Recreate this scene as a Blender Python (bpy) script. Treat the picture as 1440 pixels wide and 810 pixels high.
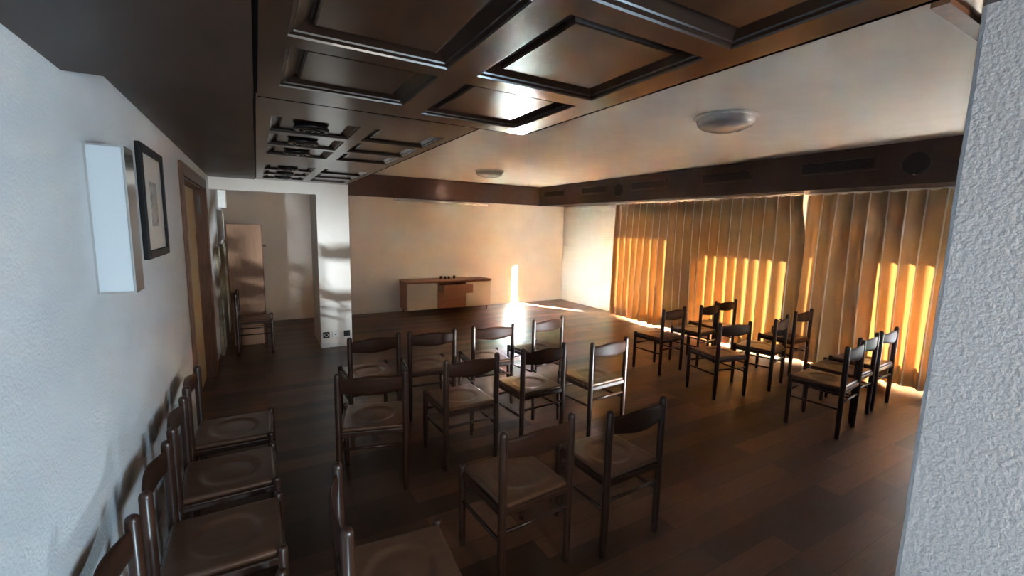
import bpy, bmesh, math, random
from mathutils import Vector, Matrix
random.seed(7)
S = bpy.context.scene
for o in list(bpy.data.objects): bpy.data.objects.remove(o, do_unlink=True)
COL = S.collection
R = math.radians

# ------------------------------------------------------------------ camera
cam_d = bpy.data.cameras.new('camera'); cam = bpy.data.objects.new('camera', cam_d); COL.objects.link(cam)
cam_d.sensor_width = 36.0; cam_d.lens = 617.77 / 1440 * 36.0; cam_d.clip_start = 0.02
yaw, pit, rol = R(30.106), R(7.726), R(1.296)
fw = Vector((math.sin(yaw)*math.cos(pit), math.cos(yaw)*math.cos(pit), -math.sin(pit)))
rt = Vector((math.cos(yaw), -math.sin(yaw), 0)); up = rt.cross(fw)
r2 = math.cos(rol)*rt + math.sin(rol)*up; u2 = -math.sin(rol)*rt + math.cos(rol)*up
cam.matrix_world = Matrix(((r2.x, u2.x, -fw.x, 0), (r2.y, u2.y, -fw.y, 0), (r2.z, u2.z, -fw.z, 1.72), (0, 0, 0, 1)))
S.camera = cam

# ------------------------------------------------------------------ light
SUN_STRENGTH = 1350.0
SKY_STRENGTH = 7.0
ENTRY_POWER = 2.8
HALL_POWER = 12.0
REAR_POWER = 9.0
SIDE_POWER = 190.0
BAY_POWER = 8.0
S.view_settings.view_transform = 'Standard'; S.view_settings.look = 'None'
S.view_settings.gamma = 1.0; S.view_settings.use_curve_mapping = False
S.view_settings.exposure = 0.12
W = bpy.data.worlds.new('sky'); S.world = W; W.use_nodes = True
bg = W.node_tree.nodes['Background']; bg.inputs[0].default_value = (0.80, 0.88, 1.0, 1); bg.inputs[1].default_value = SKY_STRENGTH
sd = bpy.data.lights.new('sun', 'SUN'); so = bpy.data.objects.new('sun', sd); COL.objects.link(so)
sd.energy = SUN_STRENGTH; sd.angle = R(0.6); sd.color = (0.84, 0.95, 1.0)
el = R(17.6); hd = Vector((-0.48, 0.877, 0)).normalized()
sun_dir = Vector((hd.x*math.cos(el), hd.y*math.cos(el), -math.sin(el)))
so.rotation_euler = sun_dir.to_track_quat('-Z', 'Y').to_euler(); so.location = (9, -4, 5)
# added lamps near the floor, out of view, for sun bounced off the floor
def low_light(name, loc, aim, w, h, spread, power, col):
    d_ = bpy.data.lights.new(name, 'AREA'); o_ = bpy.data.objects.new(name, d_); COL.objects.link(o_)
    d_.shape = 'RECTANGLE'; d_.size = w; d_.size_y = h; d_.spread = R(spread); d_.energy = power; d_.color = col
    o_.location = loc; o_.rotation_euler = Vector(aim).to_track_quat('-Z', 'Z').to_euler()
low_light('entrance_floor_bounce', (0.20, 0.292, 0.06), (-0.34, 0.90, 0.25), 0.12, 0.05, 64, ENTRY_POWER, (0.62, 0.84, 1.0))
low_light('hall_floor_bounce', (4.30, 0.40, 0.05), (-0.535, 0.85, 0.155), 0.24, 0.04, 22, HALL_POWER, (0.84, 0.94, 1.0))
# added lamp before the solid entrance side wall, for daylight of an assumed window, behind the rough wall
wd = bpy.data.lights.new('added_side_lamp', 'AREA'); wo = bpy.data.objects.new('added_side_lamp', wd); COL.objects.link(wo)
wd.shape = 'RECTANGLE'; wd.size = 0.9; wd.size_y = 1.35; wd.energy = SIDE_POWER; wd.color = (0.54, 0.78, 1.0)
wo.location = (2.03, -1.21, 1.40); wo.rotation_euler = Vector((-1, 0.75, 0)).to_track_quat('-Z', 'Z').to_euler()
# added lamp for sky light through an assumed uncovered bay at the near end of the window front, hidden by the rough wall
bd_ = bpy.data.lights.new('added_bay_lamp', 'AREA'); bo = bpy.data.objects.new('added_bay_lamp', bd_); COL.objects.link(bo)
bd_.shape = 'RECTANGLE'; bd_.size = 0.60; bd_.size_y = 1.75; bd_.energy = BAY_POWER; bd_.color = (1.0, 0.97, 0.92)
bo.location = (6.46, 0.74, 1.20); bo.rotation_euler = Vector((-1, 0.25, 0)).to_track_quat('-Z', 'Z').to_euler()
# added fill lamp behind the viewer to lift the back wall and ceiling
rd = bpy.data.lights.new('rear_fill', 'AREA'); ro = bpy.data.objects.new('rear_fill', rd); COL.objects.link(ro)
rd.shape = 'RECTANGLE'; rd.size = 0.5; rd.size_y = 1.0; rd.energy = REAR_POWER; rd.color = (1.0, 0.90, 0.78); rd.spread = R(75)
ro.location = (0.85, -1.72, 1.55); ro.rotation_euler = Vector((0.06, 1, 0.03)).to_track_quat('-Z', 'Z').to_euler()
cy = S.cycles
cy.max_bounces = 10; cy.diffuse_bounces = 6; cy.glossy_bounces = 4; cy.transmission_bounces = 6; cy.transparent_max_bounces = 8
cy.sample_clamp_indirect = 0.0; cy.caustics_reflective = False; cy.caustics_refractive = False
cy.use_denoising = True; cy.use_light_tree = False

# ------------------------------------------------------------------ helpers
def tag(o, label=None, cat=None, group=None, kind=None):
    if label: o['label'] = label
    if cat: o['category'] = cat
    if group: o['group'] = group
    if kind: o['kind'] = kind
    return o
def empty(name, loc=(0, 0, 0), rz=0.0, label=None, cat=None, group=None):
    o = bpy.data.objects.new(name, None); COL.objects.link(o); o.empty_display_size = 0.1
    o.location = loc; o.rotation_euler = (0, 0, rz); return tag(o, label, cat, group)
def obj(name, bm, mats, parent=None, smooth=False, bevel=0.0, loc=None):
    bmesh.ops.recalc_face_normals(bm, faces=bm.faces[:])
    me = bpy.data.meshes.new(name); bm.to_mesh(me); bm.free()
    for m in (mats if isinstance(mats, (list, tuple)) else [mats]): me.materials.append(m)
    if smooth:
        for p in me.polygons: p.use_smooth = True
    o = bpy.data.objects.new(name, me); COL.objects.link(o)
    if loc: o.location = loc
    if parent: o.parent = parent
    if bevel:
        b = o.modifiers.new('bevel', 'BEVEL'); b.width = bevel; b.segments = 2; b.limit_method = 'ANGLE'
    return o
def struct(name, bm, mats, **k):
    return tag(obj(name, bm, mats, **k), kind='structure')
def NB(): return bmesh.new()
def box(bm, x0, x1, y0, y1, z0, z1, mi=0):
    v = [bm.verts.new(p) for p in ((x0,y0,z0),(x1,y0,z0),(x1,y1,z0),(x0,y1,z0),(x0,y0,z1),(x1,y0,z1),(x1,y1,z1),(x0,y1,z1))]
    for f in ((0,3,2,1),(4,5,6,7),(0,1,5,4),(1,2,6,5),(2,3,7,6),(3,0,4,7)):
        fc = bm.faces.new([v[i] for i in f]); fc.material_index = mi
    return bm
def lathe(bm, prof, seg=16, c=(0, 0, 0), axis='Z', mi=0):
    """prof: list of (r, h); closed with caps where r == 0"""
    def P(r, h, a):
        u, v = r*math.cos(a), r*math.sin(a)
        p = {'Z': (u, v, h), 'X': (h, u, v), 'Y': (u, h, v)}[axis]
        return (p[0]+c[0], p[1]+c[1], p[2]+c[2])
    rings = []
    for r, h in prof:
        if r < 1e-6: rings.append([bm.verts.new(P(0, h, 0))])
        else: rings.append([bm.verts.new(P(r, h, 2*math.pi*i/seg)) for i in range(seg)])
    for A, B in zip(rings, rings[1:]):
        for i in range(seg):
            j = (i+1) % seg
            if len(A) == 1 and len(B) == 1: continue
            if len(A) == 1: f = (A[0], B[i], B[j])
            elif len(B) == 1: f = (A[i], A[j], B[0])
            else: f = (A[i], A[j], B[j], B[i])
            fc = bm.faces.new(f); fc.material_index = mi
    return bm
def tube(bm, pts, rad, seg=10, cap=True):
    pts = [Vector(p) for p in pts]; rads = rad if isinstance(rad, (list, tuple)) else [rad]*len(pts)
    rings = []; 
    for i, p in enumerate(pts):
        t = (pts[min(i+1, len(pts)-1)] - pts[max(i-1, 0)]).normalized()
        a = Vector((0, 0, 1)) if abs(t.z) < 0.9 else Vector((1, 0, 0))
        u = t.cross(a).normalized(); v = t.cross(u)
        rings.append([bm.verts.new(p + rads[i]*(math.cos(2*math.pi*k/seg)*u + math.sin(2*math.pi*k/seg)*v)) for k in range(seg)])
    for A, B in zip(rings, rings[1:]):
        for k in range(seg): bm.faces.new((A[k], A[(k+1) % seg], B[(k+1) % seg], B[k]))
    if cap: bm.faces.new(rings[0][::-1]); bm.faces.new(rings[-1])
    return bm
def copy_tree(o, parent=None):
    c = o.copy(); COL.objects.link(c)
    if parent: c.parent = parent
    for ch in list(o.children): copy_tree(ch, c)
    return c

# ------------------------------------------------------------------ materials
def mat(name, col=(0.5,0.5,0.5), rough=0.5, metal=0.0, coat=0.0, spec=0.5):
    m = bpy.data.materials.new(name); m.use_nodes = True
    b = m.node_tree.nodes['Principled BSDF']
    b.inputs['Base Color'].default_value = (*col, 1); b.inputs['Roughness'].default_value = rough
    b.inputs['Metallic'].default_value = metal; b.inputs['Coat Weight'].default_value = coat
    b.inputs['Specular IOR Level'].default_value = spec
    return m, m.node_tree, b
def ramp(nt, fac, stops):
    r = nt.nodes.new('ShaderNodeValToRGB'); nt.links.new(fac, r.inputs[0])
    r.color_ramp.elements[0].position = stops[0][0]; r.color_ramp.elements[0].color = (*stops[0][1], 1)
    r.color_ramp.elements[1].position = stops[-1][0]; r.color_ramp.elements[1].color = (*stops[-1][1], 1)
    for p, c in stops[1:-1]:
        e = r.color_ramp.elements.new(p); e.color = (*c, 1)
    return r
def coords(nt, scale=(1,1,1), rot=(0,0,0), kind='Object'):
    t = nt.nodes.new('ShaderNodeTexCoord'); mp = nt.nodes.new('ShaderNodeMapping')
    mp.inputs['Scale'].default_value = scale; mp.inputs['Rotation'].default_value = rot
    nt.links.new(t.outputs[kind], mp.inputs[0]); return mp.outputs[0]
def noise(nt, vec, scale, detail=4, rough=0.6):
    n = nt.nodes.new('ShaderNodeTexNoise'); n.inputs['Scale'].default_value = scale
    n.inputs['Detail'].default_value = detail; n.inputs['Roughness'].default_value = rough
    nt.links.new(vec, n.inputs['Vector']); return n.outputs['Fac']
def bump(nt, b, h, strength, dist):
    n = nt.nodes.new('ShaderNodeBump'); n.inputs['Strength'].default_value = strength; n.inputs['Distance'].default_value = dist
    nt.links.new(h, n.inputs['Height']); nt.links.new(n.outputs[0], b.inputs['Normal']); return n
def wood(name, dark, light, stretch, rough=0.3, coat=0.3, scale=6, rvar=0.08):
    m, nt, b = mat(name, light, rough, coat=coat)
    v = coords(nt, stretch)
    n1 = noise(nt, v, scale, 6, 0.65)
    r = ramp(nt, n1, [(0.3, dark), (0.7, light)]); nt.links.new(r.outputs[0], b.inputs['Base Color'])
    b.inputs['Coat Roughness'].default_value = rough*0.8
    mr = nt.nodes.new('ShaderNodeMapRange'); nt.links.new(noise(nt, v, scale*0.5, 3), mr.inputs[0])
    mr.inputs[3].default_value = rough-rvar; mr.inputs[4].default_value = rough+rvar
    nt.links.new(mr.outputs[0], b.inputs['Roughness'])
    bump(nt, b, n1, 0.03, 0.001)
    return m
def plaster(name, col, scale, strength, dist, rough=0.9, var=0.05):
    m, nt, b = mat(name, col, rough, spec=0.2)
    v = coords(nt)
    n = noise(nt, v, scale, 4, 0.55)
    c0 = tuple(max(0, c-var) for c in col)
    r = ramp(nt, noise(nt, v, 3.0, 3), [(0.3, c0), (0.7, col)]); nt.links.new(r.outputs[0], b.inputs['Base Color'])
    bump(nt, b, n, strength, dist); return m

M_wall = plaster('cream_plaster', (0.84, 0.80, 0.745), 70, 0.25, 0.004)
M_wall_rough = plaster('rough_plaster', (0.72, 0.70, 0.71), 105, 0.6, 0.006)
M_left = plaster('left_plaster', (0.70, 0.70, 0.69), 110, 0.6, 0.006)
M_ceil = plaster('ceiling_plaster', (0.84, 0.81, 0.76), 90, 0.35, 0.004)
M_white = mat('white_paint', (0.78, 0.77, 0.74), 0.6)[0]
M_cwood = wood('ceiling_wood', (0.020, 0.009, 0.005), (0.060, 0.027, 0.014), (3, 0.4, 3), 0.25, 0.3, 6, 0.02)
M_cwood_x = wood('ceiling_wood_cross', (0.022, 0.010, 0.006), (0.062, 0.028, 0.015), (0.4, 3, 3), 0.25, 0.3, 6, 0.02)
M_boards = wood('ceiling_boards', (0.030, 0.016, 0.010), (0.055, 0.027, 0.016), (2, 1, 2), 0.45, 0.0)
M_mould = mat('dark_moulding', (0.014, 0.007, 0.004), 0.30, coat=0.2)[0]
M_beam = wood('beam_wood', (0.050, 0.020, 0.012), (0.085, 0.036, 0.021), (1, 1, 12), 0.45, 0.1)
M_valance = wood('valance_wood', (0.024, 0.010, 0.007), (0.045, 0.019, 0.012), (9, 1, 9), 0.35, 0.2)
M_chair = wood('chair_wood', (0.020, 0.008, 0.0045), (0.052, 0.020, 0.010), (8, 8, 1), 0.33, 0.12, 5)
M_rail = wood('chair_rail_wood', (0.022, 0.009, 0.005), (0.050, 0.019, 0.010), (1, 6, 6), 0.50, 0.0, 3)
M_rail.node_tree.nodes['Principled BSDF'].inputs['Specular IOR Level'].default_value = 0.18
M_seat = wood('chair_seat_wood', (0.085, 0.040, 0.023), (0.140, 0.068, 0.038), (7, 1, 4), 0.30, 0.25, 4, 0.05)
M_beech = wood('sideboard_wood', (0.30, 0.12, 0.06), (0.40, 0.175, 0.09), (1.5, 6, 10), 0.45, 0.0)
M_doortrim = wood('door_frame_wood', (0.10, 0.040, 0.018), (0.19, 0.080, 0.036), (8, 8, 1), 0.5, 0.0)
M_door = wood('door_leaf_wood', (0.40, 0.29, 0.15), (0.48, 0.36, 0.20), (8, 8, 1), 0.55, 0.0)
M_board = wood('board_wood', (0.24, 0.12, 0.065), (0.32, 0.17, 0.095), (8, 8, 1), 0.5, 0.0)
M_black = mat('black_plastic', (0.008, 0.008, 0.009), 0.3)[0]
M_blackmatte = mat('black_matte', (0.012, 0.010, 0.010), 0.7)[0]
M_blackframe = mat('black_frame_paint', (0.008, 0.008, 0.008), 0.5)[0]
M_chrome = mat('chrome', (0.75, 0.74, 0.72), 0.12, metal=1.0)[0]
M_steel = mat('dark_steel', (0.10, 0.09, 0.085), 0.35, metal=0.8)[0]
M_blackframe.node_tree.nodes['Principled BSDF'].inputs['Specular IOR Level'].default_value = 0.2
M_cream = mat('cream_lacquer', (0.66, 0.58, 0.48), 0.4)[0]
M_paper = mat('passe_partout', (0.62, 0.58, 0.52), 0.35)[0]
M_opal = mat('opal_glass', (0.62, 0.60, 0.60), 0.22, coat=0.3)[0]
M_opalbox = mat('opal_panel', (0.60, 0.64, 0.66), 0.35)[0]
M_brownpaint = mat('brown_ceramic', (0.05, 0.022, 0.014), 0.4)[0]
M_bag = mat('dark_bag_cloth', (0.030, 0.036, 0.042), 0.75)[0]
M_ground = mat('terrace_stone', (0.13, 0.125, 0.12), 0.9)[0]
M_winframe = mat('window_frame_paint', (0.5, 0.48, 0.44), 0.5)[0]

# shutter slats
M_shut, nt, b = mat('shutter_white', (0.66, 0.68, 0.65), 0.45)
wv = nt.nodes.new('ShaderNodeTexWave'); wv.wave_type = 'BANDS'; wv.bands_direction = 'Z'; wv.inputs['Scale'].default_value = 6.5; wv.inputs['Distortion'].default_value = 0.25
nt.links.new(coords(nt), wv.inputs[0]); bump(nt, b, wv.outputs['Fac'], 0.35, 0.01)

# floor: planks running along X
M_floor, nt, b = mat('plank_floor', (0.06, 0.03, 0.02), 0.35, coat=0.0)
v = coords(nt)
br = nt.nodes.new('ShaderNodeTexBrick'); br.offset = 0.37; br.inputs['Scale'].default_value = 1.0
br.inputs['Brick Width'].default_value = 1.25; br.inputs['Row Height'].default_value = 0.155; br.inputs['Mortar Size'].default_value = 0.0018
br.inputs['Mortar Smooth'].default_value = 0.2; br.inputs['Bias'].default_value = -0.15
br.inputs['Color1'].default_value = (0.050, 0.024, 0.013, 1); br.inputs['Color2'].default_value = (0.20, 0.092, 0.050, 1); br.inputs['Mortar'].default_value = (0.010, 0.006, 0.004, 1)
nt.links.new(v, br.inputs['Vector'])
g = ramp(nt, noise(nt, coords(nt, (1.2, 14, 1)), 5, 7, 0.7), [(0.25, (0.55, 0.52, 0.50)), (0.75, (1.2, 1.15, 1.1))])
mx = nt.nodes.new('ShaderNodeMix'); mx.data_type = 'RGBA'; mx.blend_type = 'MULTIPLY'; mx.inputs[0].default_value = 1.0
nt.links.new(br.outputs['Color'], mx.inputs[6]); nt.links.new(g.outputs[0], mx.inputs[7]); nt.links.new(mx.outputs[2], b.inputs['Base Color'])
mr = nt.nodes.new('ShaderNodeMapRange'); nt.links.new(noise(nt, coords(nt, (2, 9, 1)), 3, 5), mr.inputs[0]); mr.inputs[3].default_value = 0.32; mr.inputs[4].default_value = 0.48
nt.links.new(mr.outputs[0], b.inputs['Roughness'])
bump(nt, b, br.outputs['Fac'], -0.3, 0.002)

def cloth(name, dif, tr, w):
    m = bpy.data.materials.new(name); m.use_nodes = True; nt = m.node_tree; nt.nodes.remove(nt.nodes['Principled BSDF'])
    d = nt.nodes.new('ShaderNodeBsdfDiffuse'); t = nt.nodes.new('ShaderNodeBsdfTranslucent'); x = nt.nodes.new('ShaderNodeMixShader')
    d.inputs[0].default_value = (*dif, 1); t.inputs[0].default_value = (*tr, 1); x.inputs[0].default_value = w
    nt.links.new(d.outputs[0], x.inputs[1]); nt.links.new(t.outputs[0], x.inputs[2]); nt.links.new(x.outputs[0], nt.nodes['Material Output'].inputs[0])
    return m
M_curtain = cloth('curtain_cloth', (0.62, 0.42, 0.25), (0.68, 0.260, 0.060), 0.0105)
M_fold = cloth('curtain_fold_cloth', (0.90, 0.85, 0.78), (0.80, 0.62, 0.42), 0.022)  # paler, more translucent cloth on the pleat ridges
# thin window pane
M_pane = bpy.data.materials.new('window_pane'); M_pane.use_nodes = True; nt = M_pane.node_tree; nt.nodes.remove(nt.nodes['Principled BSDF'])
t = nt.nodes.new('ShaderNodeBsdfTransparent'); gl = nt.nodes.new('ShaderNodeBsdfGlossy'); gl.inputs['Roughness'].default_value = 0.02; x = nt.nodes.new('ShaderNodeMixShader'); x.inputs[0].default_value = 0.06
nt.links.new(t.outputs[0], x.inputs[1]); nt.links.new(gl.outputs[0], x.inputs[2]); nt.links.new(x.outputs[0], nt.nodes['Material Output'].inputs[0])

# ------------------------------------------------------------------ room shell
ZS, ZC, ZN = 2.26, 2.675, 2.153          # underside of the wooden soffit, white ceiling
XL1, YJ = -0.475, 1.84
YB = 8.75; XW = 6.48
XR, YR = 1.20, 0.336          # end of the wall on the right

struct('floor', box(NB(), -0.75, 6.56, -1.9, 8.9, -0.08, 0.0), M_floor)
bm = NB(); box(bm, -0.6, 6.7, -1.9, 8.9, ZC, ZC+0.1); struct('ceiling', bm, M_ceil)
# left wall with the door opening
DY0, DY1, DZ = 4.15, 5.78, 2.06
bm = NB()
box(bm, -0.85, XL1, -1.9, DY0, 0, ZC); box(bm, -0.85, XL1, DY1, 8.9, 0, ZC); box(bm, -0.85, XL1, DY0, DY1, DZ, ZC)
struct('wall_left', bm, M_left)
struct('wall_back', box(NB(), -0.85, 6.7, YB, 8.95, 0, ZC), M_wall)
# entrance area behind the viewer
bm = NB(); box(bm, -0.6, 4.2, -1.9, -1.75, 0, ZC)
struct('wall_entrance', bm, M_wall)
bm = NB(); box(bm, 2.05, 2.15, -1.75, 0.05, 0, ZC)
struct('wall_entrance_side', bm, M_wall)
bm = NB(); box(bm, 2.025, 2.05, -1.70, -1.66, 0.68, 2.12); box(bm, 2.025, 2.05, -0.76, -0.72, 0.68, 2.12); box(bm, 2.025, 2.05, -1.66, -0.76, 0.68, 0.72); box(bm, 2.025, 2.05, -1.66, -0.76, 2.08, 2.12)
struct('window_5', bm, M_winframe)  # added unseen frame around the side lamp; solid wall behind, no opening
# wall on the right, close to the viewer; its end and its face towards the hall
bm = NB()
n = 60; prev = None
rnd = random.Random(3)
for k in range(n+1):
    z = ZC*k/n; j = rnd.uniform(-0.0010, 0.0010)
    cur = [bm.verts.new(p) for p in ((XR+0.3, 0.05, z), (XR+0.010, 0.05, z), (XR, 0.060, z), (XR, YR-0.010, z), (XR+0.003, YR-0.003+j, z), (XR+0.012, YR+j, z), (XR+0.3, YR, z))]
    if prev:
        for i in range(6): bm.faces.new((prev[i], prev[i+1], cur[i+1], cur[i]))
    prev = cur
struct('wall_right_front', bm, M_wall_rough)
struct('light_blocker', box(NB(), 0.08, XR+0.02, 0.10, 0.28, 0, 0.42), M_wall_rough)  # unseen block added to bound the low lamp light
struct('wall_front', box(NB(), XR+0.3, 6.7, 0.05, YR, 0, ZC), M_wall)
# window wall
WIN = [(4.75, 6.36, 1.80), (2.66, 4.22, 1.58), (1.26, 2.02, 1.58), (0.42, 0.80, 1.25)]  # last entry is the assumed uncovered bay, out of view
ZSILL = 0.34; bm = NB(); y = YR
for a, c, zt in sorted(WIN):
    box(bm, 6.50, 6.55, y, a, 0, ZC); box(bm, 6.50, 6.55, a, c, zt, ZC); box(bm, 6.50, 6.55, a, c, 0, ZSILL); y = c
box(bm, 6.50, 6.55, y, YB, 0, ZC); struct('wall_right', bm, M_wall)
for i, (a, c, zt) in enumerate(WIN):
    bm = NB(); w = 0.03
    box(bm, 6.515, 6.545, a, a+w, ZSILL, zt); box(bm, 6.515, 6.545, c-w, c, ZSILL, zt); box(bm, 6.515, 6.545, a, c, ZSILL, ZSILL+w); box(bm, 6.515, 6.545, a, c, zt-w, zt)
    wf = struct('window_%d' % (i+1), bm, M_winframe)
    bm = NB(); box(bm, 6.528, 6.532, a+w, c-w, ZSILL+w, zt-w); obj('pane', bm, M_pane, wf)
struct('sun_blocker', box(NB(), 6.56, 6.92, 0.2, 0.3, -0.1, 2.8), M_wall)  # unseen fin added outside to keep direct sun out of the near bay
struct('terrace', box(NB(), 6.56, 16, -8, 14, -0.25, -0.10), M_ground)

# roller shutter closing the far bay
bm = NB(); zs0 = 0.03; k = 0
box(bm, 6.482, 6.499, 6.70, 8.745, 0.0, 2.255); struct_sh = obj('roller_shutter', bm, M_shut)
tag(struct_sh, 'white closed roller shutter between back wall corner and curtain', 'shutter')

# partition with the alcove opening and its pillar
bm = NB()
box(bm, 0.707, 1.12, 6.50, 7.30, 0, ZC); box(bm, -0.475, 0.707, 6.50, 6.62, 2.11, ZC)
struct('wall_partition', bm, M_wall)
struct('baseboard_partition', box(NB(), 0.704, 1.124, 6.488, 6.50, 0, 0.065), M_white)
struct('ceiling_alcove', box(NB(), -0.475, 1.12, 6.62, YB, 2.42, 2.46), M_wall)
bm = NB(); box(bm, -0.475, 0.9, YB-0.012, YB, 0, 0.055); box(bm, 0.9, XW, YB-0.012, YB, 0, 0.055); struct('baseboard_back', bm, M_white)
struct('baseboard_left', box(NB(), XL1, XL1+0.012, 5.90, 6.50, 0, 0.06), M_doortrim)

# back beam, valance
struct('trim_1', box(NB(), 1.12, 5.72, 8.69, YB, 2.26, 2.674), M_beam)
bm = NB(); box(bm, 5.72, 5.75, YR, YB, 2.25, 2.674); struct('trim_2', bm, M_valance)
struct('trim_3', box(NB(), 5.75, 6.50, YR, YB, 2.262, 2.285), M_valance)

# ------------------------------------------------------------------ coffered soffit
PROF = [(0.0, 0.0), (0.002, 0.005), (0.010, 0.009), (0.014, 0.009), (0.016, 0.013), (0.056, 0.033), (0.060, 0.030), (0.064, 0.018), (0.070, 0.016)]
def coffer(x0, x1, y0, y1, parent, s=1.0, ZS=ZS):
    bm = NB(); rings = []
    for d, h in PROF:
        d *= s
        rings.append([bm.verts.new(p) for p in ((x0+d, y0+d, ZS+h), (x1-d, y0+d, ZS+h), (x1-d, y1-d, ZS+h), (x0+d, y1-d, ZS+h))])
    for A, B in zip(rings, rings[1:]):
        for i in range(4): bm.faces.new((A[i], A[(i+1) % 4], B[(i+1) % 4], B[i])).material_index = 1
    bm.faces.new(rings[-1]).material_index = 0; return obj('coffer_panel', bm, [M_cwood, M_mould], parent)
def frame_sheet(bm, x0, x1, y0, y1, holes, z0, z1):
    xs = sorted({x0, x1, *[h[0] for h in holes], *[h[1] for h in holes]}); ys = sorted({y0, y1, *[h[2] for h in holes], *[h[3] for h in holes]})
    for a, c in zip(xs, xs[1:]):
        for d, e in zip(ys, ys[1:]):
            mx_, my_ = (a+c)/2, (d+e)/2
            if any(h[0] < mx_ < h[1] and h[2] < my_ < h[3] for h in holes): continue
            vs = [bm.verts.new(p) for p in ((a, d, z0), (c, d, z0), (c, e, z0), (a, e, z0))]; bm.faces.new(vs)
    bmesh.ops.remove_doubles(bm, verts=bm.verts[:], dist=1e-5)
XG = 0.012
near = [(0.084, 0.481, 0.774, 1.215), (0.084, 0.481, 1.283, 1.652), (0.573, 0.998, 0.776, 1.219), (0.573, 0.998, 1.299, 1.728),
        (0.084, 0.481, 0.26, 0.710), (0.573, 0.998, 0.26, 0.710)]
bm = NB(); frame_sheet(bm, XG+0.012, 1.108, -0.10, 1.832, near, ZN, 0)
box(bm, 1.096, 1.108, 0.36, 1.832, ZN, ZC); box(bm, XG+0.012, 1.108, 1.82, 1.832, ZN, ZC)
s1 = struct('trim_4', bm, M_cwood)
for h in near: coffer(*h, s1, 0.8, ZN)
far = []
for y in (2.86, 3.37, 3.88, 5.02, 5.53, 6.04):
    far += [(0.092, 0.532, y-0.215, y+0.215), (0.612, 1.030, y-0.215, y+0.215)]
bm = NB(); frame_sheet(bm, XG+0.012, 1.10, 1.835, 6.50, far, ZS+0.002, 0); box(bm, 1.088, 1.10, 1.835, 6.50, ZS+0.002, ZC)
s2 = struct('trim_5', bm, M_cwood_x)
for h in far: coffer(*h, s2, 0.8).location.z = 0.002
# plain boards over the left side
struct('trim_6', box(NB(), -0.58, XG, -1.85, YJ, ZN-0.004, ZN+0.09), M_boards)
struct('trim_7', box(NB(), -0.58, XG, YJ+0.003, 6.50, ZS-0.004, ZS+0.03), M_boards)
struct('trim_8', box(NB(), 1.108, 6.5, -0.1, 0.365, ZN, ZC), M_cwood_x)
struct('trim_9', box(NB(), 1.108, 6.5, 0.352, 0.380, ZN-0.010, ZC), M_doortrim)
struct('trim_10', box(NB(), XG, 3.3, -1.85, -0.1, ZN-0.002, ZN+0.03), M_cwood_x)
# bottom of the groove between boards and frame
struct('trim_11', box(NB(), XG, XG+0.02, -0.1, 1.83, ZN+0.012, ZN+0.03), M_blackmatte)
struct('trim_14', box(NB(), XG, XG+0.02, 1.84, 6.5, ZS+0.012, ZS+0.03), M_blackmatte)
# ------------------------------------------------------------------ door in the left wall
d = empty('door_1', (XL1, 4.96, 0)); tag(d, kind='structure')
def part(name, bm, m, parent, **k):
    o = obj(name, bm, m, parent, **k); o.matrix_parent_inverse = parent.matrix_basis.inverted(); return o
part('door_leaf', box(NB(), -0.60, -0.562, DY0, DY1, 0.005, DZ), M_door, d)
bm = NB(); box(bm, -0.562, XL1+0.001, DY0, DY0+0.012, 0, DZ); box(bm, -0.562, XL1+0.001, DY1-0.012, DY1, 0, DZ); box(bm, -0.562, XL1+0.001, DY0, DY1, DZ-0.012, DZ)
part('door_lining', bm, M_doortrim, d)
bm = NB(); box(bm, XL1, XL1+0.022, DY0-0.09, DY0, 0, DZ+0.10); box(bm, XL1, XL1+0.022, DY1, DY1+0.09, 0, DZ+0.10); box(bm, XL1, XL1+0.022, DY0, DY1, DZ, DZ+0.10)
part('door_casing', bm, M_doortrim, d, bevel=0.004)
bm = NB(); box(bm, -0.535, -0.505, DY1-0.016, DY1-0.012, 1.80, 1.99); box(bm, -0.528, -0.512, DY1-0.030, DY1-0.016, 1.82, 1.97)
part('strike_plate', bm, M_steel, d)

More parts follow.
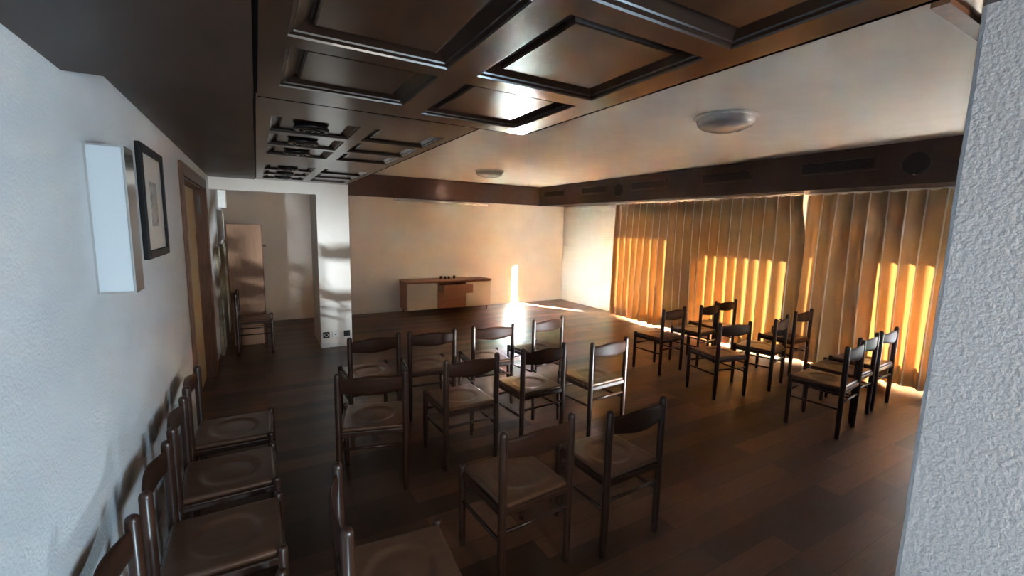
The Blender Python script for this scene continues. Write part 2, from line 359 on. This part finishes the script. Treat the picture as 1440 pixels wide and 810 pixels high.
# ------------------------------------------------------------------ curtains
def curtain(name, y0, y1, npl, label, seed, x=6.22, edge=lambda y, f: 0.0):
    rn = random.Random(seed); e = empty(name, (x, (y0+y1)/2, 0), 0, label, 'curtain')
    per = (y1-y0)/npl; SUB = 20; NV = 26; z0, z1 = 0.035, 2.238
    jb = [rn.uniform(-0.036, 0.036) for _ in range(npl+1)]; jb[0] = jb[-1] = 0
    ab = [rn.uniform(0.6, 1.5) for _ in range(npl+1)]; ph = [rn.uniform(0, 6.28) for _ in range(npl+1)]
    bm = NB(); grid = []
    for r in range(NV+1):
        f = r/NV; z = z1+(z0-z1)*f; row = []
        for k in range(npl*SUB+1):
            i = min(k//SUB, npl-1); p = k/SUB-i
            ytop = y0+per*(i+p)
            s = p*p*(3-2*p); jit = jb[i]*(1-s)+jb[i+1]*s; am = ab[i]*(1-s)+ab[i+1]*s
            drift = -0.05*f*f*math.sin(math.pi*(ytop-y0)/(y1-y0)) + edge(ytop, f)
            q = abs(p-0.5)*2                     # 1 on the pinched fold, 0 in the valley
            ridge = math.exp(-((1-q)/0.16)**2); wave = 0.5-0.5*math.cos(math.pi*q)
            amp = (0.020+0.050*f**0.8)*am
            x = -(0.030*ridge*(1-0.35*f)+amp*wave) + 0.030 + 0.010*f*math.sin(5*f+ph[i])*(1-q)
            row.append(bm.verts.new((x, ytop+jit*f+drift-(y0+y1)/2, z + (0.010*math.sin(6.28*p) if r == 0 else 0))))
        grid.append(row)
    for r in range(NV):
        for k in range(npl*SUB):
            f = bm.faces.new((grid[r][k], grid[r][k+1], grid[r+1][k+1], grid[r+1][k]))
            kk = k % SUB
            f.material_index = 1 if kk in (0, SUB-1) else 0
    obj('drape', bm, [M_curtain, M_fold], e, smooth=True)
    bm = NB(); tube(bm, [(0, y0-(y0+y1)/2, 2.25), (0, y1-(y0+y1)/2, 2.25)], 0.008, 8); obj('curtain_rail', bm, M_white, e)
    return e
curtain('curtain', 3.165, 6.675, 21, 'long ochre pleated curtain nearer the back wall, left of the curtain gap', 11, 6.22, lambda y, f: -0.09*(lambda t: t*t*(3-2*t))(min(1, f/0.30))*max(0, 1-(y-3.165)/0.5))
curtain('curtain', 1.62, 3.156, 9, 'ochre pleated curtain nearer the rough wall, right of the curtain gap', 12, 6.32)

# ------------------------------------------------------------------ chairs
HW, HD = 0.2025, 0.198
def post_prof(r, h, dome=0.016):
    return [(0, 0), (r*0.80, 0), (r*0.88, 0.05), (r, 0.22), (r, h-dome-0.006), (r*0.96, h-dome), (r*0.80, h-dome*0.45), (r*0.45, h-0.002), (0, h)]
def build_chair():
    e = empty('wooden_chair')
    for sx in (-1, 1):
        bm = lathe(NB(), post_prof(0.0205, 0.815), 16, (sx*HW, -HD, 0)); obj('back_post', bm, M_chair, e, smooth=True)
    for sx in (-1, 1):
        bm = lathe(NB(), post_prof(0.0195, 0.468, 0.012), 16, (sx*HW, HD, 0)); obj('front_leg', bm, M_chair, e, smooth=True)
    # seat slab with a turned dish
    N = 44; bm = NB(); zt = 0.452; top = []; x0, y0 = 0.196, 0.200
    def dish(x, y):
        r = math.hypot(x, (y-0.0)*1.05)
        z = 0.0
        if r < 0.145:
            t = min(1.0, (0.145-r)/0.040); z -= 0.008*t*t*(3-2*t)
        if r < 0.085: z += 0.002*(1-(r/0.085)**2)
        ex = max(0, abs(x)-(x0-0.012))/0.012; ey = max(0, abs(y)-(y0-0.012))/0.012
        return z - 0.007*min(1, max(ex, ey))**2
    for j in range(N+1):
        row = []
        for i in range(N+1):
            def sp(t): return t
            x = (2*i/N-1)*x0; y = (2*j/N-1)*y0; row.append(bm.verts.new((x, y, zt+dish(x, y))))
        top.append(row)
    for j in range(N):
        for i in range(N): bm.faces.new((top[j][i], top[j][i+1], top[j+1][i+1], top[j+1][i]))
    be = [e_ for e_ in bm.edges if len(e_.link_faces) == 1]
    r = bmesh.ops.extrude_edge_only(bm, edges=be)
    nv = [v for v in r['geom'] if isinstance(v, bmesh.types.BMVert)]
    for v in nv: v.co.z = zt-0.022
    bmesh.ops.contextual_create(bm, geom=[e_ for e_ in bm.edges if len(e_.link_faces) == 1])
    obj('seat', bm, M_seat, e, smooth=True)
    def rail(a, c, r_, nm, w=1.0):
        bm = tube(NB(), [a, c], r_, 10); o = obj(nm, bm, M_chair, e, smooth=False)
        for p in o.data.polygons: p.use_smooth = len(p.vertices) == 4
        return o
    for sx in (-1, 1):
        bm = box(NB(), sx*HW-0.011, sx*HW+0.011, -HD, HD, 0.396, 0.4305); obj('seat_rail', bm, M_chair, e, bevel=0.006)
    for y in (-HD, HD):
        bm = box(NB(), -HW, HW, y-0.011, y+0.011, 0.396, 0.4305); obj('seat_rail', bm, M_chair, e, bevel=0.006)
    for sx in (-1, 1): rail((sx*HW, -HD, 0.262), (sx*HW, HD, 0.262), 0.0095, 'stretcher')
    for y in (-HD, HD): rail((-HW, y, 0.315), (HW, y, 0.315), 0.0095, 'stretcher')
    # bowed top rail
    bm = NB(); NX = 24; NZ = 6; th = 0.013; fr, bk = [], []
    for i in range(NX+1):
        t = 2*i/NX-1; x = t*(HW-0.004); c = math.cos(t*math.pi/2)
        c2 = 0.5+0.5*math.cos(t*math.pi)
        yb = -HD - 0.034*(1-t*t); z0 = 0.686-0.014*c2; z1 = 0.776+0.020*c2
        f_, b_ = [], []
        for j in range(NZ+1):
            s = j/NZ; z = z0+(z1-z0)*s; k = th/2*(1-0.55*(2*s-1)**4)
            f_.append(bm.verts.new((x, yb+k, z))); b_.append(bm.verts.new((x, yb-k, z)))
        fr.append(f_); bk.append(b_)
    for i in range(NX):
        for j in range(NZ):
            bm.faces.new((fr[i][j], fr[i+1][j], fr[i+1][j+1], fr[i][j+1])); bm.faces.new((bk[i][j], bk[i][j+1], bk[i+1][j+1], bk[i+1][j]))
        bm.faces.new((fr[i][0], bk[i][0], bk[i+1][0], fr[i+1][0])); bm.faces.new((fr[i][NZ], fr[i+1][NZ], bk[i+1][NZ], bk[i][NZ]))
    for i in (0, NX):
        for j in range(NZ): bm.faces.new((fr[i][j], fr[i][j+1], bk[i][j+1], bk[i][j]))
    obj('backrest', bm, M_rail, e, smooth=True)
    return e
proto = None
def place(mx_, my_, ang, label, group):
    """(mx_, my_) = middle between the back posts; ang = turn from facing the back wall"""
    global proto
    if proto is None: proto = build_chair(); o = proto
    else: o = copy_tree(proto)
    a = R(ang); o.location = (mx_ - math.sin(a)*HD, my_ + math.cos(a)*HD, 0); o.rotation_euler = (0, 0, a)
    return tag(o, label, 'chair', group)
G1, G2, G3 = 'chairs in rows in the middle of the room', 'chairs in rows near the curtains', 'chairs lined up along the left wall'
CH = [
 (0.81, 3.665, 3, 'brown wooden chair at the left end of the farthest middle row, nearest the pillar', G1),
 (1.31, 3.65, -4.5, 'brown wooden chair second from the left in the farthest middle row', G1),
 (1.91, 3.625, -5.5, 'brown wooden chair third from the left in the farthest middle row', G1),
 (2.585, 3.685, 9.5, 'brown wooden chair at the right end of the farthest middle row', G1),
 (0.58, 2.725, -15, 'slightly turned wooden chair at the left end of the second middle row from the back', G1),
 (1.29, 2.765, 2, 'brown wooden chair second from the left in the second middle row', G1),
 (1.92, 2.78, 3.4, 'brown wooden chair third from the left in the second middle row', G1),
 (2.535, 2.705, 4.2, 'wooden chair with open floor right of it, right end of the second middle row', G1),
 (1.12, 1.64, 4, 'large foreground wooden chair, left one of the near pair, seen from behind', G1),
 (1.715, 1.59, 2.2, 'large foreground wooden chair, right one of the near pair, seen from behind', G1),
 (4.33, 3.54, 4, 'wooden chair at the left end of the far row by the curtains', G2),
 (5.03, 3.56, 6, 'wooden chair in the middle of the far row by the curtains', G2),
 (5.53, 3.675, -3, 'wooden chair closest to the curtain in the far row, rightmost of three', G2),
 (4.24, 2.69, -10, 'wooden chair alone at the left end of the second row by the curtains', G2),
 (5.02, 2.65, 13, 'turned wooden chair in the middle of the second row by the curtains', G2),
 (5.755, 2.79, 3, 'wooden chair holding a dark bag, closest to curtain in the second row', G2),
 (4.405, 1.695, 7, 'wooden chair at the left of the three nearest the rough wall', G2),
 (4.885, 1.785, 4, 'middle wooden chair of the three nearest the rough wall', G2),
 (5.425, 1.825, 3, 'wooden chair right against the curtain by the rough wall', G2),
 (-0.375, 3.115, -91.5, 'wooden chair by the left wall nearest the door, farthest of its line', G3),
 (-0.372, 2.545, -89, 'wooden chair by the left wall, second from the door', G3),
 (-0.368, 2.000, -90, 'wooden chair by the left wall, third from the door', G3),
 (-0.378, 1.462, -90, 'wooden chair by the left wall cut by the bottom left picture edge', G3),
 (0.208, 1.494, -94.5, 'wooden chair in the bottom foreground facing right, cut by picture edge', None),
 (-0.275, 6.775, -91, 'wooden chair standing in the alcove in front of the leaning board', None),
]
for c in CH: place(*c)

# ------------------------------------------------------------------ sideboard
SX0, SX1, SF = 2.43, 4.235, 8.20
sb = empty('sideboard', ((SX0+SX1)/2, 8.45, 0), 0, 'low beech and cream sideboard with one drawer pulled out at the back wall', 'sideboard')
bm = NB(); t = 0.022
box(bm, SX0, SX0+t, SF+0.015, 8.70, 0.095, 0.63); box(bm, SX1-t, SX1, SF+0.015, 8.70, 0.095, 0.63); box(bm, SX0+t, SX1-t, SF+0.015, 8.70, 0.095, 0.117); box(bm, SX0+t, SX1-t, 8.68, 8.70, 0.117, 0.63)
box(bm, 3.055, 3.07, SF+0.02, 8.68, 0.117, 0.63); box(bm, 3.652, 3.667, SF+0.02, 8.68, 0.117, 0.63)
part('body', bm, M_beech, sb)
part('top', box(NB(), SX0-0.005, SX1+0.012, SF-0.012, 8.71, 0.63, 0.655), M_beech, sb, bevel=0.003)
part('door', box(NB(), SX0+0.012, 3.050, SF-0.006, SF+0.013, 0.10, 0.612), M_cream, sb, bevel=0.002)
part('door', box(NB(), 3.668, SX1-0.008, SF-0.006, SF+0.013, 0.10, 0.612), M_cream, sb, bevel=0.002)
part('drawer', box(NB(), 3.056, 3.662, SF-0.006, SF+0.013, 0.10, 0.262), M_beech, sb, bevel=0.002)
part('drawer', box(NB(), 3.056, 3.662, SF-0.006, SF+0.013, 0.268, 0.432), M_beech, sb, bevel=0.002)
dr = SF-0.34
bm = NB(); box(bm, 3.056, 3.662, dr-0.006, dr+0.013, 0.438, 0.608); box(bm, 3.075, 3.087, dr+0.013, SF+0.12, 0.455, 0.58); box(bm, 3.633, 3.645, dr+0.013, SF+0.12, 0.455, 0.58); box(bm, 3.087, 3.633, dr+0.013, SF+0.12, 0.455, 0.463)
part('drawer', bm, M_beech, sb)
for lx, ly in ((SX0+0.06, SF+0.06), (SX1-0.06, SF+0.06), (SX0+0.06, 8.64), (SX1-0.06, 8.64)):
    part('leg', lathe(NB(), [(0, 0), (0.013, 0), (0.016, 0.095), (0, 0.095)], 12, (lx, ly, 0)), M_steel, sb, smooth=False)
for i, (cx, nm) in enumerate(((3.235, 'leftmost of the four small dark cups on the sideboard'), (3.325, 'second from left of the four small dark cups on the sideboard'), (3.405, 'third from left of the four small dark cups on the sideboard'), (3.525, 'small dark cup standing apart at the right of the four on the sideboard'))):
    h_ = 0.062 if i in (0, 3) else 0.052
    bm = lathe(NB(), [(0, 0), (0.020, 0), (0.026, h_*0.3), (0.027, h_*0.7), (0.022, h_), (0.019, h_), (0.022, h_*0.6), (0.016, 0.008), (0, 0.008)], 18)
    o = obj('cup', bm, M_brownpaint, smooth=True, loc=(cx, 8.50, 0.655)); tag(o, nm, 'cup', 'small cups on the sideboard')

# ------------------------------------------------------------------ projection screen case
ps = empty('projection_screen', (3.36, 8.66, 2.20), 0, 'long white rolled-up projection screen under the back beam', 'screen')
part('casing', tube(NB(), [(2.36, 8.655, 2.226), (4.36, 8.655, 2.218)], 0.027, 14), M_white, ps, smooth=True)
for x, z in ((2.345, 2.226), (4.375, 2.218)):
    bm = NB(); box(bm, x-0.015, x+0.015, 8.63, 8.69, z-0.026, z+0.026); part('end_cap', bm, M_cream, ps, bevel=0.005)
part('pull_cord', tube(NB(), [(3.42, 8.655, 2.21), (3.42, 8.655, 2.13)], 0.003, 6), M_cream, ps)

# ------------------------------------------------------------------ ceiling lamps
def ceiling_lamp(x, y, r, label):
    e = empty('ceiling_lamp', (x, y, ZC), 0, label, 'lamp', 'round ceiling lamps')
    obj('base_plate', lathe(NB(), [(0, 0), (r*1.10, 0), (r*1.12, -0.006), (r*1.05, -0.016), (r*0.98, -0.020), (0, -0.020)], 48), M_white, e, smooth=True)
    pr = [(r, -0.016), (r*1.01, -0.026), (r*0.98, -0.045)] + [(r*0.98*math.cos(a), -0.045-0.075*math.sin(a)) for a in [R(k*10) for k in range(1, 9)]] + [(0, -0.12)]
    obj('dome', lathe(NB(), pr, 48), M_opal, e, smooth=True)
ceiling_lamp(3.42, 2.42, 0.225, 'round opal glass ceiling lamp nearer the viewer, larger in view')
ceiling_lamp(3.45, 6.80, 0.225, 'round opal glass ceiling lamp farther away near the back wall')

# ------------------------------------------------------------------ recessed black spotlights in the soffit
SN = ['first', 'second', 'third', 'fourth', 'fifth', 'sixth']
sp0 = None
for i, y in enumerate((2.86, 3.37, 3.88, 5.02, 5.53, 6.04)):
    if sp0 is None:
        e = empty('ceiling_spotlight'); sp0 = e
        obj('trim_ring', lathe(NB(), [(0.058, 0.010), (0.088, 0.010), (0.095, 0.0), (0.096, -0.008), (0.090, -0.015), (0.078, -0.018), (0.066, -0.014), (0.058, 0.010)], 32), M_black, e, smooth=True)
        obj('eyeball', lathe(NB(), [(0.060, 0.008), (0.058, -0.006), (0.045, -0.018), (0.034, -0.020), (0.030, -0.008), (0, -0.008)], 28), M_black, e, smooth=True)
        obj('bulb', lathe(NB(), [(0.028, -0.0075), (0.024, -0.014), (0.012, -0.020), (0, -0.021)], 20), M_chrome, e, smooth=True)
    else: e = copy_tree(sp0)
    e.location = (0.300, y, ZS+0.004)
    tag(e, 'round black spotlight in the wooden ceiling, %s of six from the viewer' % SN[i], 'spotlight', 'black spotlights in the wooden ceiling')

# ------------------------------------------------------------------ valance vents and loudspeakers
VN = ['vent at the far corner end of the dark valance, smallest in view', 'second vent from the back wall corner in the dark valance', 'third vent from the corner, right of the far round loudspeaker', 'fourth vent from the corner, above the middle of the curtains', 'vent nearest the rough wall, largest in the dark valance']
for i, yc in enumerate((8.11, 6.78, 5.40, 3.985, 2.61)):
    e = empty('air_vent', (5.72, yc, 2.50), 0, 'dark slotted ' + VN[i], 'vent', 'vents in the valance')
    w, h_ = 0.36, 0.055
    bm = NB(); box(bm, -0.012, 0.002, -w-0.03, w+0.03, -h_-0.02, -h_); box(bm, -0.012, 0.002, -w-0.03, w+0.03, h_, h_+0.02); box(bm, -0.012, 0.002, -w-0.03, -w, -h_, h_); box(bm, -0.012, 0.002, w, w+0.03, -h_, h_)
    obj('frame', bm, M_valance, e)
    bm = NB(); box(bm, -0.002, 0.004, -w, w, -h_, h_); 
    for k in range(5):
        z = -h_+0.018*(k+0.6); box(bm, -0.009, -0.002, -w, w, z, z+0.004)
    obj('grille', bm, M_blackmatte, e)
for y, nm in ((6.10, 'small round black loudspeaker on the valance above the curtain end'), (1.90, 'round black loudspeaker on the valance beside the rough wall')):
    e = empty('round_loudspeaker', (5.72, y, 2.45), 0, nm, 'loudspeaker', 'loudspeakers on the valance')
    obj('housing', lathe(NB(), [(0, 0.0), (0.115, 0.0), (0.115, -0.012), (0.108, -0.016), (0.098, -0.010)], 32, axis='X'), M_black, e, smooth=True)
    obj('grille', lathe(NB(), [(0.098, -0.010), (0.060, -0.018), (0, -0.020)], 32, axis='X'), M_blackmatte, e, smooth=True)
    bm = lathe(NB(), [(0, -0.012), (0.008, -0.014), (0.010, -0.020), (0, -0.022)], 12, (0, 0, -0.107), axis='X'); obj('lamp', bm, M_chrome, e, smooth=True)

# ------------------------------------------------------------------ left wall fittings
lb = empty('wall_light', (-0.475, 2.03, 1.468), 0, 'narrow upright white-faced wall light with chrome sides on the left wall', 'wall light')
bm = NB(); x0, x1, y0, y1, z0, z1 = -0.475, -0.372, 1.962, 2.085, 1.468, 1.964
f = 0.006
box(bm, x0, x0+f, y0, y1, z0, z1); box(bm, x1-f, x1, y0, y1, z0, z1); box(bm, x0+f, x1-f, y0, y1, z0, z0+f); box(bm, x0+f, x1-f, y0, y1, z1-f, z1)
part('frame', bm, M_chrome, lb)
part('diffuser', box(NB(), x0+f, x1-f, y0+0.004, y0+0.012, z0+f, z1-f), M_opalbox, lb)

pf = empty('framed_picture', (XL1, 2.985, 1.53), 0, 'black framed picture with pale mount on the left wall', 'picture')
y0, y1, z0, z1 = 2.70, 3.27, 1.53, 2.085; w = 0.040; x0, x1 = XL1, XL1+0.024
bm = NB(); box(bm, x0, x1, y0, y0+w, z0, z1); box(bm, x0, x1, y1-w, y1, z0, z1); box(bm, x0, x1, y0+w, y1-w, z0, z0+w); box(bm, x0, x1, y0+w, y1-w, z1-w, z1)
part('frame', bm, M_blackframe, pf, bevel=0.004)
part('mount', box(NB(), x0, x0+0.012, y0+w, y1-w, z0+w, z1-w), M_paper, pf)
M_art, nt, b = mat('faded_print', (0.35, 0.32, 0.28), 0.4)
r = ramp(nt, noise(nt, coords(nt, (1, 3, 5)), 5, 5), [(0.35, (0.20, 0.18, 0.16)), (0.65, (0.46, 0.42, 0.37))]); nt.links.new(r.outputs[0], b.inputs['Base Color'])
part('print', box(NB(), x0+0.012, x0+0.014, y0+0.20, y1-0.20, z0+0.16, z1-0.17), M_art, pf)

# ------------------------------------------------------------------ alcove contents
bd = empty('wooden_board', (-0.16, 7.12, 0), 0, 'tall plain wooden board standing upright in the alcove behind a chair', 'board')
bm = box(NB(), -0.357, 0.047, 7.10, 7.13, 0.0, 1.69); part('panel', bm, M_board, bd, bevel=0.003)
part('edge_strip', box(NB(), 0.047, 0.060, 7.098, 7.132, 0.0, 1.69), M_doortrim, bd)
part('knob', lathe(NB(), [(0, 0), (0.008, 0), (0.008, 0.018), (0.016, 0.026), (0.012, 0.038), (0, 0.040)], 14, (0.060, 7.115, 1.40), axis='X'), M_steel, bd, smooth=True)

M_mat, nt, b = mat('streaked_weave', (0.4, 0.35, 0.25), 0.85)
r = ramp(nt, noise(nt, coords(nt, (1, 9, 1.2)), 2.2, 7, 0.75), [(0.30, (0.09, 0.075, 0.055)), (0.50, (0.28, 0.24, 0.18)), (0.70, (0.55, 0.46, 0.28))]); nt.links.new(r.outputs[0], b.inputs['Base Color'])
bump(nt, b, noise(nt, coords(nt, (1, 12, 2)), 4, 5), 0.5, 0.02)
bm = NB(); rn = random.Random(5); n = 36; ya, yb = 6.66, 8.55; fr = []
for k in range(n+1):
    y = ya+(yb-ya)*k/n; zt = 1.36+rn.uniform(-0.05, 0.05); xo = rn.uniform(0, 0.012)
    fr.append([bm.verts.new((XL1+0.002, y, 0.0)), bm.verts.new((XL1+0.030+xo, y, 0.0)), bm.verts.new((XL1+0.020+xo, y, zt)), bm.verts.new((XL1+0.002, y, zt))])
for A, B in zip(fr, fr[1:]):
    for i in range(4): bm.faces.new((A[i], A[(i+1) % 4], B[(i+1) % 4], B[i]))
bm.faces.new(fr[0]); bm.faces.new(fr[-1][::-1])
tag(obj('wall_mat', bm, M_mat), 'rough streaked beige and grey covering low on the alcove left wall', 'wall covering')
mi = empty('wall_mirror', (XL1, 7.8, 1.42), 0, 'grey mirror with bright edge high on the alcove left wall', 'mirror')
M_mirror = mat('grey_mirror', (0.22, 0.23, 0.235), 0.35, metal=0.6)[0]
part('glass', box(NB(), XL1, XL1+0.012, 7.20, 8.50, 1.45, 1.89), M_mirror, mi)
part('edge', box(NB(), XL1, XL1+0.018, 8.50, 8.525, 1.44, 1.90), M_chrome, mi)
struct('trim_15', box(NB(), XL1, XL1+0.09, 7.9, 8.2, 1.93, 2.42), M_white)
# arched recess lines in the alcove back wall
bm = NB(); pts = []
for k in range(13):
    a = math.pi*k/12; pts.append((-0.09+0.16*math.cos(a), 1.92+0.16*math.sin(a)))
pts = [(0.07, 1.2)]+pts+[(-0.25, 1.2)]
fr = []
for x, z in pts:
    dx, dz = (x+0.09), max(0, z-1.92); 
    fr.append([bm.verts.new((x, YB-0.001, z)), bm.verts.new((x, YB-0.016, z)), bm.verts.new((-0.09+dx*0.88, YB-0.016, z-dz*0.12)), bm.verts.new((-0.09+dx*0.88, YB-0.001, z-dz*0.12))])
for A, B in zip(fr, fr[1:]):
    for i in range(4): bm.faces.new((A[i], A[(i+1) % 4], B[(i+1) % 4], B[i]))
struct('trim_13', bm, M_wall)

# ------------------------------------------------------------------ outlets on the pillar
def outlet(x, kind, label):
    e = empty('wall_socket', (x, 6.50, 0.18), 0, label, 'socket', 'sockets on the pillar')
    d_ = M_black if kind != 'w' else M_white
    obj('cover_plate', box(NB(), -0.042, 0.042, -0.010, 0, -0.042, 0.042), d_, e, bevel=0.004)
    if kind == 'b': obj('insert', lathe(NB(), [(0.026, -0.010), (0.026, -0.013), (0.020, -0.013), (0.018, -0.004), (0, -0.004)], 24, axis='Y'), M_white, e, smooth=True)
    elif kind == 'w': obj('insert', lathe(NB(), [(0.010, -0.010), (0.008, -0.014), (0, -0.014)], 16, axis='Y'), M_black, e, smooth=True)
    else: obj('insert', box(NB(), -0.026, 0.026, -0.014, -0.010, -0.026, 0.026), M_blackmatte, e)
outlet(0.776, 'b', 'black framed socket with white round insert low on the pillar')
outlet(0.895, 'w', 'white socket plate between two black ones low on the pillar')
outlet(1.050, 'k', 'plain black socket plate at the pillar right edge')

# ------------------------------------------------------------------ bag on a chair
bg_ = empty('bag', (5.62, 2.99, 0.455), 0, 'small dark bag lying on a chair seat beside the curtains', 'bag')
bm = NB(); bmesh.ops.create_uvsphere(bm, u_segments=24, v_segments=14, radius=1.0)
for v in bm.verts:
    x, y, z = v.co; s = 1+0.08*math.sin(5*x+3*y)+0.06*math.cos(6*y)
    v.co = (x*0.12*s, y*0.07*s, 0.075+0.075*(abs(z)**0.8)*(1 if z > 0 else -1)*s)
    v.co.z = max(v.co.z, 0.001)
obj('pouch', bm, M_bag, bg_, smooth=True)
obj('handle', tube(NB(), [(0.06*math.cos(R(a)), 0.0, 0.14+0.07*math.sin(R(a))) for a in range(0, 181, 15)], 0.007, 8), M_bag, bg_, smooth=True)
